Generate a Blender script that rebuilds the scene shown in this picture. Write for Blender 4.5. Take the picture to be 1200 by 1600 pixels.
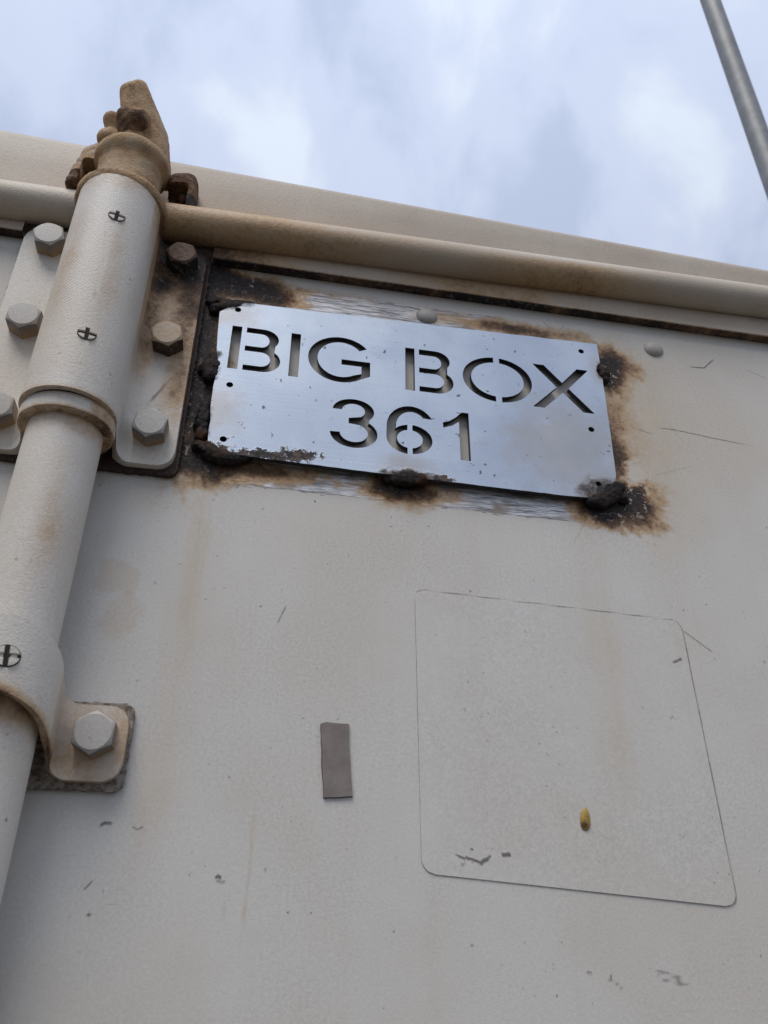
import bpy, bmesh, math, random
import numpy as np
from mathutils import Vector, Matrix, noise as mnoise

random.seed(7)
for o in list(bpy.data.objects):
    bpy.data.objects.remove(o, do_unlink=True)
SC = bpy.context.scene
COL = SC.collection
R = math.radians
H0 = 2.05                      # camera height above the ground, metres

# ------------------------------------------------------------------ camera
cd = bpy.data.cameras.new('camera')
cam = bpy.data.objects.new('camera', cd)
COL.objects.link(cam)
YAW, PIT, ROL = R(10.28), R(29.8), R(0.52)
f = Vector((math.sin(YAW)*math.cos(PIT), math.cos(YAW)*math.cos(PIT), math.sin(PIT)))
r = Vector((math.cos(YAW), -math.sin(YAW), 0))
u = r.cross(f)
r2 = r*math.cos(ROL) + u*math.sin(ROL)
u2 = u*math.cos(ROL) - r*math.sin(ROL)
m = Matrix.Identity(4)
m.col[0][:3] = r2; m.col[1][:3] = u2; m.col[2][:3] = -f
m.translation = Vector((0, -0.4, H0))
cam.matrix_world = m
cd.sensor_fit = 'VERTICAL'; cd.sensor_height = 36.0
cd.lens = 1250/1600*36.0
cd.clip_start = 0.02; cd.clip_end = 2000
cd.dof.use_dof = True; cd.dof.focus_distance = 0.52; cd.dof.aperture_fstop = 20
SC.camera = cam

# ------------------------------------------------------------------ world: bright broken cloud
SUN_AZ, SUN_EL = R(214), R(60)       # direction the light comes from (azimuth from +y, clockwise)
w = bpy.data.worlds.new('World'); SC.world = w; w.use_nodes = True
w.cycles.sampling_method = 'MANUAL'; w.cycles.sample_map_resolution = 512
nt = w.node_tree; nt.nodes.clear()
def wn(t, **k):
    n = nt.nodes.new(t)
    for a, b in k.items(): setattr(n, a, b)
    return n
out = wn('ShaderNodeOutputWorld'); bg = wn('ShaderNodeBackground'); bg.inputs[1].default_value = 0.079
sky = wn('ShaderNodeTexSky', sky_type='NISHITA', sun_disc=False)
sky.sun_elevation = SUN_EL; sky.sun_rotation = SUN_AZ
tc = wn('ShaderNodeTexCoord')
mp = wn('ShaderNodeMapping'); mp.inputs['Scale'].default_value = (1.5, 1.0, 0.8); mp.inputs['Location'].default_value = (4.95, 2.2, 0.3)
nz = wn('ShaderNodeTexNoise'); nz.inputs['Scale'].default_value = 4.4; nz.inputs['Detail'].default_value = 7
nz.inputs['Roughness'].default_value = 0.52; nz.inputs['Distortion'].default_value = 0.35
rp = wn('ShaderNodeValToRGB')
rp.color_ramp.interpolation = 'EASE'
e = rp.color_ramp.elements
e[0].position = 0.34; e[0].color = (5.4, 6.2, 8.1, 1)
e[1].position = 0.72; e[1].color = (8.0, 8.8, 10.1, 1)
e2 = rp.color_ramp.elements.new(0.53); e2.color = (6.6, 7.4, 9.3, 1)
mx = wn('ShaderNodeMix', data_type='RGBA'); mx.inputs[0].default_value = 0.88
sx = wn('ShaderNodeSeparateXYZ'); nt.links.new(tc.outputs['Generated'], sx.inputs[0])   # overcast sky: (1 + 2 sin(elevation)) / 3 of the zenith
lw = wn('ShaderNodeMapRange'); nt.links.new(sx.outputs[2], lw.inputs[0])
lw.inputs[3].default_value = .40; lw.inputs[4].default_value = 1.2
ml = wn('ShaderNodeMix', data_type='RGBA', blend_type='MULTIPLY'); ml.inputs[0].default_value = 1.0
nt.links.new(rp.outputs[0], ml.inputs[6]); nt.links.new(lw.outputs[0], ml.inputs[7])
nt.links.new(tc.outputs['Generated'], mp.inputs[0]); nt.links.new(mp.outputs[0], nz.inputs[0])
nt.links.new(nz.outputs[0], rp.inputs[0]); nt.links.new(sky.outputs[0], mx.inputs[6]); nt.links.new(ml.outputs[2], mx.inputs[7])
nt.links.new(mx.outputs[2], bg.inputs[0]); nt.links.new(bg.outputs[0], out.inputs[0])

sd = bpy.data.lights.new('sun', 'SUN'); sd.energy = 1.5; sd.angle = R(32); sd.color = (1.0, 0.95, 0.88)
sun = bpy.data.objects.new('sun', sd); COL.objects.link(sun)
sdir = Vector((math.sin(SUN_AZ)*math.cos(SUN_EL), math.cos(SUN_AZ)*math.cos(SUN_EL), math.sin(SUN_EL)))
sun.rotation_euler = sdir.to_track_quat('Z', 'Y').to_euler(); sun.location = (0, -3, 6)

SC.view_settings.view_transform = 'Standard'; SC.view_settings.look = 'None'
SC.view_settings.exposure = 0.38; SC.view_settings.gamma = 1.0
SC.render.engine = 'CYCLES'
SC.cycles.max_bounces = 6; SC.cycles.diffuse_bounces = 3; SC.cycles.glossy_bounces = 2

# ------------------------------------------------------------------ node helper
class T:
    def __init__(s, name):
        s.m = bpy.data.materials.new(name); s.m.use_nodes = True
        s.t = s.m.node_tree; s.t.nodes.clear()
        s.o = s.n('ShaderNodeOutputMaterial'); s.b = s.n('ShaderNodeBsdfPrincipled')
        s.l(s.b.outputs[0], s.o.inputs[0])
        s.pos = s.n('ShaderNodeNewGeometry').outputs['Position']
    def n(s, t, **k):
        n = s.t.nodes.new(t)
        for a, b in k.items(): setattr(n, a, b)
        return n
    def l(s, a, b): s.t.links.new(a, b)
    def put(s, sock, v):
        if isinstance(v, bpy.types.NodeSocket): s.l(v, sock)
        elif v is not None:
            if sock.type == 'RGBA' and len(v) == 3: v = (*v, 1)
            sock.default_value = v
    def noise(s, scale, detail=2, rough=.5, vec=None, dist=0, stretch=None, off=0):
        v = vec or s.pos
        if stretch or off:
            mp = s.n('ShaderNodeMapping'); mp.inputs['Scale'].default_value = stretch or (1, 1, 1)
            mp.inputs['Location'].default_value = (off, off*1.7, off*.6); s.l(v, mp.inputs[0]); v = mp.outputs[0]
        k = s.n('ShaderNodeTexNoise'); s.l(v, k.inputs['Vector'])
        k.inputs['Scale'].default_value = scale; k.inputs['Detail'].default_value = detail
        k.inputs['Roughness'].default_value = rough; k.inputs['Distortion'].default_value = dist
        return k.outputs[0]
    def ma(s, op, a, b=0.0, c=0.0, clamp=False):
        k = s.n('ShaderNodeMath', operation=op, use_clamp=clamp)
        s.put(k.inputs[0], a); s.put(k.inputs[1], b); s.put(k.inputs[2], c)
        return k.outputs[0]
    def mr(s, v, a, b, c=0.0, d=1.0, smooth=True):
        k = s.n('ShaderNodeMapRange', interpolation_type='SMOOTHSTEP' if smooth else 'LINEAR')
        s.put(k.inputs[0], v)
        for i, x in enumerate((a, b, c, d)): k.inputs[i+1].default_value = x
        return k.outputs[0]
    def mix(s, fac, a, b, blend='MIX'):
        k = s.n('ShaderNodeMix', data_type='RGBA', blend_type=blend)
        s.put(k.inputs[0], fac); s.put(k.inputs[6], a); s.put(k.inputs[7], b)
        return k.outputs[2]
    def attr(s, name):
        return s.n('ShaderNodeAttribute', attribute_name=name).outputs['Fac']
    def blob(s, c, rad, a=.3, b=1.2, wob=None):
        """soft mask round the point c (mm, container coordinates)"""
        d = s.n('ShaderNodeVectorMath', operation='SUBTRACT'); s.l(s.pos, d.inputs[0])
        d.inputs[1].default_value = (c[0]/1000, 0, c[1]/1000+H0)
        q = s.n('ShaderNodeVectorMath', operation='MULTIPLY'); s.l(d.outputs[0], q.inputs[0])
        q.inputs[1].default_value = (1000/rad[0], 0, 1000/rad[1])
        L = s.n('ShaderNodeVectorMath', operation='LENGTH'); s.l(q.outputs[0], L.inputs[0])
        v = L.outputs['Value']
        if wob is not None: v = s.ma('ADD', v, wob)
        return s.mr(v, a, b, 1, 0)
    def bump(s, h, dist, strength=1.0, prev=None):
        k = s.n('ShaderNodeBump'); k.inputs['Strength'].default_value = strength; k.inputs['Distance'].default_value = dist
        s.l(h, k.inputs['Height'])
        if prev: s.l(prev, k.inputs['Normal'])
        return k.outputs[0]
    def fin(s, col, rough, metal=0.0, normal=None, spec=None):
        s.put(s.b.inputs['Base Color'], col); s.put(s.b.inputs['Roughness'], rough); s.put(s.b.inputs['Metallic'], metal)
        if normal: s.l(normal, s.b.inputs['Normal'])
        if spec is not None: s.put(s.b.inputs['Specular IOR Level'], spec)
        return s.m

def paint(name, base, tint, dark=(.30, .26, .22), patch=.5, streak=.22, rough=.52, peel=.00010, speck=.6, sheet=False, ripple=False, pscale=9):
    """old sprayed paint: orange peel, patches, run streaks, specks, and heat / rust from point attributes"""
    s = T(name)
    c = s.mix(s.ma('MULTIPLY', s.mr(s.noise(pscale, 3, .6), .38, .66), patch), base, tint)
    st = s.noise(1, 2, .6, stretch=(75, 75, 4.0), off=3)
    c = s.mix(s.ma('MULTIPLY', s.mr(st, .50, .78), streak), c, tint)
    fine = s.noise(620, 2, .7)
    c = s.mix(s.mr(s.noise(16, 2, .6, off=21), .35, .65, .45, 1.0), c, s.mix(s.mr(fine, .25, .75, 0, 1, False), (.83, .83, .83), (1.08, 1.08, 1.08)), 'MULTIPLY')
    sp = s.ma('MULTIPLY', s.mr(s.noise(330, 1, .5, off=1), .70, .76), s.mr(s.noise(26, 1, .6, off=7), .45, .62))
    c = s.mix(s.ma('MULTIPLY', sp, speck), c, dark)
    brk = s.noise(300, 4, .72, off=5)
    dg = s.ma('SUBTRACT', brk, .5)
    # yellow run-off, and the warmer tone higher on the sheet
    sta = s.attr('stain')
    sv = s.ma('ADD', sta, s.ma('MULTIPLY', s.ma('MULTIPLY', dg, sta), .9))
    c = s.mix(s.mr(sv, .05, .9, 0, .60), c, (.50, .36, .19))
    # scratches and pits; on the bolts, their darkened sides
    scr = s.attr('scratch_shade')
    c = s.mix(s.mr(s.ma('ADD', scr, s.ma('MULTIPLY', s.ma('MULTIPLY', dg, scr), 1.0)), .12, .8, 0, .85), c, (.10, .085, .075))
    rough_v = rough
    metal = 0.0
    bump_h = s.noise(950, 2, .6, off=2)
    nrm = s.bump(bump_h, peel*2.6)
    if sheet:
        bare = s.attr('bare')
        br = s.noise(1, 3, .7, stretch=(48, 48, 640))
        ed = s.mr(s.ma('ADD', bare, s.ma('MULTIPLY', s.ma('SUBTRACT', s.noise(1, 3, .65, stretch=(60, 60, 260), off=9), .5), s.ma('MULTIPLY', bare, 1.5))), .42, .56)
        mc = s.mix(s.mr(br, .34, .66), (.17, .16, .155), (.80, .77, .75))
        mc = s.mix(s.mr(s.noise(45, 2, .6, off=4), .50, .68), mc, (.30, .24, .19))
        c = s.mix(ed, c, mc)
        metal = s.ma('MULTIPLY', ed, .55)
        rough_v = s.mr(ed, 0, 1, rough, .42, False)
        # broken paint edge line
        lip = s.ma('MULTIPLY', s.mr(ed, .05, .4), s.mr(ed, .6, .95, 1, 0))
        c = s.mix(s.ma('MULTIPLY', lip, .75), c, (.14, .11, .09))
        nrm = s.bump(s.ma('MULTIPLY', bare, br), .0002, .8, nrm)
    if ripple:
        sp3 = s.n('ShaderNodeSeparateXYZ'); s.l(s.pos, sp3.inputs[0])
        ph = s.ma('ADD', s.ma('MULTIPLY', sp3.outputs[2], 2500.0), s.ma('MULTIPLY', sp3.outputs[0], -2000.0))
        ph = s.ma('ADD', ph, s.ma('MULTIPLY', s.noise(60, 1), 9.0))
        wv = s.ma('MULTIPLY', s.ma('ADD', s.ma('MULTIPLY', s.ma('SINE', ph), .5), .5), s.attr('ripple'))
        c = s.mix(s.ma('MULTIPLY', wv, .42), c, (.52, .37, .22))
        nrm = s.bump(wv, .0004, .7, nrm)
    # heat and rust
    bu = s.attr('burn')
    bv = s.ma('ADD', bu, s.ma('MULTIPLY', s.ma('MULTIPLY', dg, s.mr(bu, 0, .4, 0, 1)), .62))
    grain = s.noise(420, 2, .7, off=8)
    c = s.mix(s.mr(bv, .04, .36, 0, .8), c, (.46, .28, .125))
    c = s.mix(s.mr(bv, .28, .64, 0, .93), c, s.mix(s.mr(s.noise(70, 3, .6, off=6), .4, .62), (.18, .098, .046), (.105, .044, .021)))
    c = s.mix(s.mr(bv, .50, .92), c, s.mix(s.mr(grain, .45, .68), (.014, .010, .009), (.045, .025, .017)))
    fl = s.ma('MULTIPLY', s.ma('MAXIMUM', s.attr('flake'), s.mr(bu, .5, .9, 0, .22)), s.mr(s.noise(240, 3, .75, off=13), .57, .62))
    c = s.mix(fl, c, s.mix(s.mr(grain, .4, .6), (.60, .51, .45), (.38, .27, .21)))
    nrm = s.bump(s.ma('MULTIPLY', grain, bu), .0009, .8, nrm)
    rr = s.ma('ADD', rough_v, s.ma('MULTIPLY', s.mr(bv, .2, .8), .25), clamp=True)
    return s.fin(c, rr, metal, nrm)

# ------------------------------------------------------------------ mesh helpers (millimetres in, metres out)
ORG = {}
def W(p): return Vector((p[0]/1000, p[1]/1000, p[2]/1000+H0))
def link(name, me, mat, parent=None, loc=(0, 0, 0), smooth=True):
    """loc and the mesh are in millimetres of the container frame; mesh points are relative to loc"""
    o = bpy.data.objects.new(name, me); COL.objects.link(o)
    if mat and not me.materials: me.materials.append(mat)
    base = W(loc)
    ORG[o.name] = base
    if parent:
        o.parent = parent; o.location = base - ORG[parent.name]
    else: o.location = base
    return o
def thing(name, loc, label, cat, group=None):
    o = bpy.data.objects.new(name, None); COL.objects.link(o)
    o.empty_display_size = .05; o.location = W(loc); ORG[o.name] = W(loc)
    return tag(o, label, cat, group)
def tag(o, label, cat, group=None):
    o['label'] = label; o['category'] = cat
    if group: o['group'] = group
    return o
def mesh(name, verts, faces, smooth=True, sharp=None):
    me = bpy.data.meshes.new(name)
    me.from_pydata([(v[0]/1000, v[1]/1000, v[2]/1000) for v in verts], [], faces)
    bm = bmesh.new(); bm.from_mesh(me); bmesh.ops.recalc_face_normals(bm, faces=bm.faces)
    if sharp:
        for ed in bm.edges:
            if len(ed.link_faces) == 2 and ed.calc_face_angle(0) > R(sharp): ed.smooth = False
    for fc in bm.faces: fc.smooth = smooth
    bm.to_mesh(me); bm.free()
    return me
def bm_mesh(name, bm, smooth=True, sharp=None):
    bmesh.ops.recalc_face_normals(bm, faces=bm.faces)
    if sharp:
        for ed in bm.edges:
            if len(ed.link_faces) == 2 and ed.calc_face_angle(0) > R(sharp): ed.smooth = False
    for fc in bm.faces: fc.smooth = smooth
    for v in bm.verts: v.co /= 1000
    me = bpy.data.meshes.new(name); bm.to_mesh(me); bm.free()
    return me
def box(name, a, b, bev=0, seg=2, sub=0):
    bm = bmesh.new()
    bmesh.ops.create_cube(bm, size=1)
    for v in bm.verts: v.co = Vector([(a[i]+b[i])/2 + v.co[i]*(b[i]-a[i]) for i in range(3)])
    if bev: bmesh.ops.bevel(bm, geom=list(bm.edges), offset=bev, segments=seg, affect='EDGES', profile=.6)
    return bm_mesh(name, bm, bool(bev), 40)
def points(me):
    a = np.empty(len(me.vertices)*3, 'f'); me.vertices.foreach_get('co', a); return a.reshape(-1, 3)*1000
def setattr_(me, name, val):
    at = me.attributes.new(name, 'FLOAT', 'POINT'); at.data.foreach_set('value', np.ascontiguousarray(val, 'f'))
def lathe(name, prof, segs=96, step=3.0, closed_top=True):
    """profile [(radius, z)] from bottom to top about the local z axis"""
    P = [prof[0]]
    for a, b in zip(prof, prof[1:]):
        n = max(1, int(math.hypot(a[0]-b[0], a[1]-b[1])/step))
        for i in range(1, n+1): P.append((a[0]+(b[0]-a[0])*i/n, a[1]+(b[1]-a[1])*i/n))
    V = []; F = []
    for (rr, z) in P:
        for i in range(segs):
            t = 2*math.pi*i/segs; V.append((rr*math.cos(t), rr*math.sin(t), z))
    for j in range(len(P)-1):
        for i in range(segs):
            k = (i+1) % segs; F.append((j*segs+i, j*segs+k, (j+1)*segs+k, (j+1)*segs+i))
    F.append(tuple(range(segs))[::-1]); F.append(tuple(range((len(P)-1)*segs, len(P)*segs)))
    return mesh(name, V, F, True, 35)

# 2-D value noise for the wear masks
_rng = np.random.RandomState(3)
_lat = _rng.rand(256, 256).astype('f')
def vn(x, y):
    xi = np.floor(x).astype(int); yi = np.floor(y).astype(int); fx = x-xi; fy = y-yi
    fx = fx*fx*(3-2*fx); fy = fy*fy*(3-2*fy)
    g = lambda a, b: _lat[a & 255, b & 255]
    return (g(xi, yi)*(1-fx)+g(xi+1, yi)*fx)*(1-fy)+(g(xi, yi+1)*(1-fx)+g(xi+1, yi+1)*fx)*fy
def fbm(x, y, o=4):
    s = 0; a = .5; t = 0
    for i in range(o):
        s = s+a*vn(x*2**i+i*17.3, y*2**i+i*9.1); t += a; a *= .55
    return s/t
def ss(v, a, b):
    t = np.clip((v-a)/(b-a), 0, 1); return t*t*(3-2*t)
def blob(x, z, cx, cz, rx, rz, amp, wob=.55, ray=0.0, inner=.05, outer=1.55, fr=9.0, ang=0):
    dx = x-cx; dz = z-cz
    if ang:
        ca, sa = math.cos(R(ang)), math.sin(R(ang)); dx, dz = dx*ca+dz*sa, -dx*sa+dz*ca
    d = np.hypot(dx/rx, dz/rz)
    d = d*(1+wob*(fbm(x/fr+cx, z/fr+cz)-.5)*2)
    if ray:
        th = np.arctan2(dz, dx); d = d*(1+ray*(fbm(th*9+cx, d*.6+cz, 3)-.5)*2)
    return amp*(1-ss(d, inner, outer))
def union(*vs):
    k = 1
    for v in vs: k = k*(1-np.clip(v, 0, 1))
    return 1-k
def stroke(x, z, pts, wd, amp, taper=True):
    best = np.full(x.shape, 0, 'f')
    lo = [min(p[i] for p in pts)-4*wd for i in (0, 1)]; hi = [max(p[i] for p in pts)+4*wd for i in (0, 1)]
    mk = (x > lo[0]) & (x < hi[0]) & (z > lo[1]) & (z < hi[1])
    if not mk.any(): return best
    xs = x[mk]; zs = z[mk]; b = np.zeros(xs.shape)
    n = len(pts)-1
    for i, (p, q) in enumerate(zip(pts, pts[1:])):
        vx, vz = q[0]-p[0], q[1]-p[1]; L = vx*vx+vz*vz+1e-9
        t = np.clip(((xs-p[0])*vx+(zs-p[1])*vz)/L, 0, 1)
        d = np.hypot(xs-p[0]-t*vx, zs-p[1]-t*vz)
        g = (i+t)/n
        k = np.minimum(1, np.minimum(g, 1-g)*5+.25) if taper else 1
        b = np.maximum(b, amp*k*np.exp(-(d/wd)**2))
    best[mk] = b
    return best

# ------------------------------------------------------------------ materials
M = {}
M['panel'] = paint('panel_paint', (.665, .635, .585), (.60, .54, .455), peel=.000025, sheet=True)
M['rodpaint'] = paint('rod_paint', (.71, .665, .60), (.61, .52, .41), peel=.00007, speck=.9, patch=.45, streak=.3)
M['bracket'] = paint('bracket_paint', (.71, .665, .60), (.62, .52, .40), peel=.00009, patch=.5, streak=.25, ripple=True)
M['header'] = paint('header_paint', (.50, .43, .35), (.41, .335, .255), peel=.00008, patch=.7, streak=.2, speck=.8)
M['rail'] = paint('rail_paint', (.58, .51, .42), (.49, .39, .285), peel=.00012, patch=.75, streak=.15)
M['boltpaint'] = paint('bolt_paint', (.52, .495, .455), (.41, .365, .31), peel=.00005, patch=.6, streak=.1, speck=1.0)
M['cast'] = paint('cam_casting', (.44, .345, .235), (.225, .112, .05), dark=(.07, .045, .03), peel=.0003, pscale=75, patch=1.0, streak=.1, speck=1.0, rough=.7)
def simple(name, a, b, scale, rough, bump=.0002, spec=None, off=0):
    s = T(name); n = s.noise(scale, 5, .65, off=off)
    return s.fin(s.mix(s.mr(n, .3, .7), a, b), rough, 0.0, s.bump(n, bump), spec)
M['pad'] = simple('weathered_pad', (.075, .055, .042), (.40, .345, .285), 420, .85, .0003)
M['padburnt'] = simple('burnt_pad', (.014, .010, .009), (.085, .045, .03), 700, .75, .0004)
M['slot'] = simple('slot_dark', (.02, .016, .014), (.05, .04, .033), 300, .9)  # near-black fill of the plug slots
M['gap'] = simple('gasket_rubber', (.03, .022, .018), (.075, .05, .036), 120, .8, .0004)
M['ground'] = simple('yard_asphalt', (.045, .044, .042), (.075, .072, .068), 3, .9, .004)
M['tape'] = simple('tape_cloth', (.20, .165, .15), (.265, .225, .205), 120, .75, .00015)
M['tapeedge'] = simple('tape_edge_dirt', (.03, .022, .02), (.07, .05, .045), 300, .85, .0002)
M['decaledge'] = simple('decal_edge_dirt', (.26, .235, .205), (.46, .42, .375), 160, .85, .0001)
# weld metal
s = T('weld_metal'); n1 = s.noise(120, 3, .55); n2 = s.noise(55, 2, .6, off=4)
c = s.mix(s.mr(n1, .38, .62), (.010, .009, .009), (.034, .025, .021))
c = s.mix(s.mr(n2, .54, .70, 0, .8), c, (.085, .034, .018))
c = s.mix(s.mr(s.noise(330, 3, .7, off=9), .60, .70, 0, .5), c, (.13, .085, .06))
M['weld'] = s.fin(c, s.mr(n1, .3, .7, .5, .8), 0.0, s.bump(s.noise(380, 4, .65), .0010), .15)
# brushed plate
s = T('plate_metal')
st = s.noise(1, 4, .6, stretch=(6, 6, 900)); fine = s.noise(1500, 2, .6); big = s.noise(22, 4, .6)
c = s.mix(s.mr(big, .35, .68), (.48, .545, .645), (.575, .635, .72))
c = s.mix(1.0, c, s.mix(s.mr(fine, .3, .7, 0, 1, False), (.86, .86, .86), (1.05, 1.05, 1.05)), 'MULTIPLY')
wob = s.ma('MULTIPLY', s.ma('SUBTRACT', s.noise(75, 5, .7, off=2), .5), 1.7)
wf = s.ma('MULTIPLY', s.ma('SUBTRACT', s.noise(260, 4, .7, off=6), .5), 2.4)
wm = s.ma('MULTIPLY', s.ma('SUBTRACT', s.noise(120, 4, .6, off=8), .5), 1.3)
specks = s.mr(s.noise(190, 3, .65, off=11), .665, .70)
c = s.mix(s.ma('MULTIPLY', specks, .8), c, (.05, .05, .055))
rub = s.mr(s.noise(95, 5, .7, off=17), .60, .75)
c = s.mix(s.ma('MULTIPLY', rub, .35), c, (.33, .335, .345))
def many(lst):
    o = None
    for a in lst:
        b = s.blob(*a); o = b if o is None else s.ma('MAXIMUM', o, b)
    return o
tan = many([((-34, 287), (20, 30), .2, 1.2, wob), ((210, 262), (40, 36), .2, 1.2, wob), ((86, 262), (22, 12), .2, 1.2, wob), ((222, 357), (12, 16), .2, 1.2, wob), ((-30, 366), (22, 16), .2, 1.2, wob), ((190, 290), (50, 40), .3, 1.3, wob)])
c = s.mix(s.ma('MULTIPLY', tan, .45), c, (.42, .345, .265))
sootd = many([((-36, 376), (22, 10), .55, 1.0, wm), ((-40, 322), (10, 17), .5, 1.0, wm), ((-40, 282), (10, 24), .45, .9, wm), ((-24, 256), (18, 9), .5, .9, wf), ((2, 260), (24, 4.5), .55, .9, wf), ((20, 262.5), (15, 6), .5, .85, wf), ((86, 255), (24, 7), .5, .95, wm), ((106, 256.5), (10, 4), .5, .8, wf), ((222, 358), (6, 9), .4, 1.0, wm), ((213, 256), (25, 15), .45, 1.05, wm)])
c = s.mix(sootd, c, s.mix(s.mr(s.noise(260, 4, .7, off=3), .4, .62), (.022, .02, .022), (.12, .085, .065)))
met = s.mr(sootd, 0, 1, .62, .05, False)
nr = s.bump(s.ma('ADD', st, s.ma('MULTIPLY', fine, .5)), .00006); nr = s.bump(s.ma('MULTIPLY', sootd, s.noise(330, 4, .7)), .0007, .8, nr)
M['plate'] = s.fin(c, s.ma('ADD', s.mr(st, .3, .7, .40, .50), s.ma('MULTIPLY', sootd, .3)), met, nr)
M['cut'] = simple('dark_cut_edge', (.012, .011, .013), (.05, .044, .042), 240, .6, .0003)  # near-black cut faces; their unlit look is put into the colour
s = T('pole_zinc'); n1 = s.noise(11, 5, .65)
M['pole'] = s.fin(s.mix(s.mr(n1, .35, .65), (.20, .205, .21), (.26, .265, .27)), .55, .25, s.bump(n1, .0002))
s = T('pupa_shell')
M['pupa'] = s.fin(s.mix(s.blob((175.2, 63.6), (2.6, 2.2), .3, 1.1), s.mix(s.mr(s.noise(500, 3), .3, .7), (.33, .20, .035), (.45, .30, .07)), (.10, .055, .02)), .45, 0, s.bump(s.noise(900, 3), .0003))

# ------------------------------------------------------------------ ground
gm = bpy.data.meshes.new('ground')
gm.from_pydata([(-250, -250, 0), (250, -250, 0), (250, 250, 0), (-250, 250, 0)], [], [(0, 1, 2, 3)])
gm.materials.append(M['ground'])
g = bpy.data.objects.new('ground', gm); COL.objects.link(g); g['kind'] = 'structure'

# ------------------------------------------------------------------ shipping container
ZB = -H0*1000
CON = thing('shipping_container', (0, 0, ZB), 'off white steel shipping container door seen close up from below', 'container')

# door sheet: a fine grid where the photograph looks, coarser beyond it
def axis(parts):
    a = [parts[0][0]]
    for lo, hi, st in parts:
        n = max(1, int(round((hi-lo)/st))); a += [lo+(hi-lo)*i/n for i in range(1, n+1)]
    return np.array(a)
X = axis([(-520, -215, 20), (-215, -60, 1.2), (-60, 290, .62), (290, 400, 1.0), (400, 740, 20)])
Z = axis([(-1880, -60, 60), (-60, 0, 1.6), (0, 232, .85), (232, 408, .62), (408, 416, 2)])
nx, nz_ = len(X), len(Z)
gx, gz = np.meshgrid(X, Z); x = gx.ravel(); z = gz.ravel()
A = dict(burn=None, bare=None, stain=None, scratch_shade=None, flake=None)
def cut(x0, x1, z0, z1):
    return (slice(max(0, np.searchsorted(Z, z0)), np.searchsorted(Z, z1)), slice(max(0, np.searchsorted(X, x0)), np.searchsorted(X, x1)))
def field(lst):
    o = np.zeros(gx.shape)
    for sl, v in lst: o[sl] = 1-(1-o[sl])*(1-np.clip(v, 0, 1))
    return o
def B(cx, cz, rx, rz, amp, **k):
    sl = cut(cx-3*rx, cx+3*rx, cz-3*rz, cz+3*rz); return sl, blob(gx[sl], gz[sl], cx, cz, rx, rz, amp, **k)
core = [
 B(-44, 396, 28, 16, 1.0, ray=.2), B(-16, 396, 26, 13, .98), B(-2, 388, 22, 9, .6), B(-44, 352, 13, 48, .9), B(-42, 300, 13, 52, 1.0), B(-36, 258, 24, 14, 1.0, ray=.2),
 B(0, 252, 30, 7, .7), B(84, 251, 24, 8, .9, ray=.2), B(112, 247, 20, 6, .22), B(60, 249, 22, 5, .22), B(86, 244, 26, 8, .45, ray=.2),
 B(229, 362, 13, 15, 1.0, ray=.2), B(234, 372, 15, 14, .75, ray=.2), B(240, 368, 20, 21, .42, ray=.25), B(205, 392, 22, 7, .40), B(165, 391, 30, 7, .74), B(120, 392, 40, 6, .30),
 B(226, 306, 9, 26, .40), B(227, 288, 10, 16, .62), B(230, 330, 14, 22, .26), B(240, 300, 20, 36, .16),
 B(212, 252, 24, 10, 1.0, ray=.22), B(232, 261, 13, 15, .95, ray=.25), B(240, 255, 20, 17, .42, ray=.3), B(220, 244, 28, 9, .60, ray=.3),
 B(-30, 244, 18, 10, .40), B(-52, 246, 10, 12, .25), B(20, 400, 60, 6, .22), B(-48, 404, 16, 10, .9)]
A['burn'] = field(core)
hole = B(237, 279, 7, 11, 1.0, wob=.9, inner=.3, outer=1.4, fr=4.0)
A['burn'] *= 1-.85*field([hole])
x, z = gx, gz
bz = np.exp(-((z-248.5+(x-90)*.012)/8.5)**6)*ss(x, -32, -22)*(1-ss(x, 196, 206))
bt = np.exp(-((z-391)/9.0)**6)*ss(x, -12, 8)*(1-ss(x, 116, 140))
bt2 = .8*np.exp(-((z-392)/9.0)**6)*ss(x, 108, 130)*(1-ss(x, 150, 176))
A['bare'] = np.clip(np.maximum.reduce([bz, bt*.95, bt2*.8]), 0, 1)*(1-.5*ss(A['burn'], .4, .9))
def str_x(cx, wd, z0, z1, amp):
    sl = cut(cx-3*wd-4, cx+3*wd+4, z1-62, z0+8); x, z = gx[sl], gz[sl]
    return sl, amp*np.exp(-((x-cx-(fbm(z/30+cx, z*0)-.5)*5)/wd)**2)*ss(z, z1-60, z1)*(1-ss(z, z0-3, z0+6))*(.6+.8*(fbm(x/2.2+cx, z/45)-.3))
warm_top = .24*ss(gz, 150, 400)*(.35+1.1*fbm(gx/38, gz/70))+.05  # warmer tone towards the top of the sheet, broken by noise
A['stain'] = field([((slice(None), slice(None)), warm_top), B(*(-70.3, 178.1), 14, 11, .40, inner=.7, outer=1.0), B(*(-64.3, 154.2), 11, 13, .36, inner=.7, outer=1.0), str_x(-30, 5, 244, 170, .34), str_x(-36, 9, 244, 60, .32),
 str_x(196, 10, 250, 100, .30), str_x(205, 5, 250, 110, .2), str_x(60, 14, 240, 60, .12), str_x(250, 22, 380, 170, .25), B(240, 300, 44, 80, .22), B(-60, 230, 20, 18, .28), str_x(96, 4, 45, -60, .22), str_x(-34, 10, 75, -60, .15), str_x(12, 1.0, 62, 40, .5), B(300, 330, 60, 70, .10),
 B(*(2.4, 23.0), 1.6, 5, .45), B(*(11.1, 21.9), 1.5, 4, .45), B(*(18.1, 13.2), 1.5, 3, .35), str_x(-30, 8, 215, 90, .2), B(*(-47.4, 27.0), 8, 14, .10), B(*(-56.6, 63.7), 12, 8, .2)])
A['scratch_shade'] = np.zeros(gx.shape)
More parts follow.
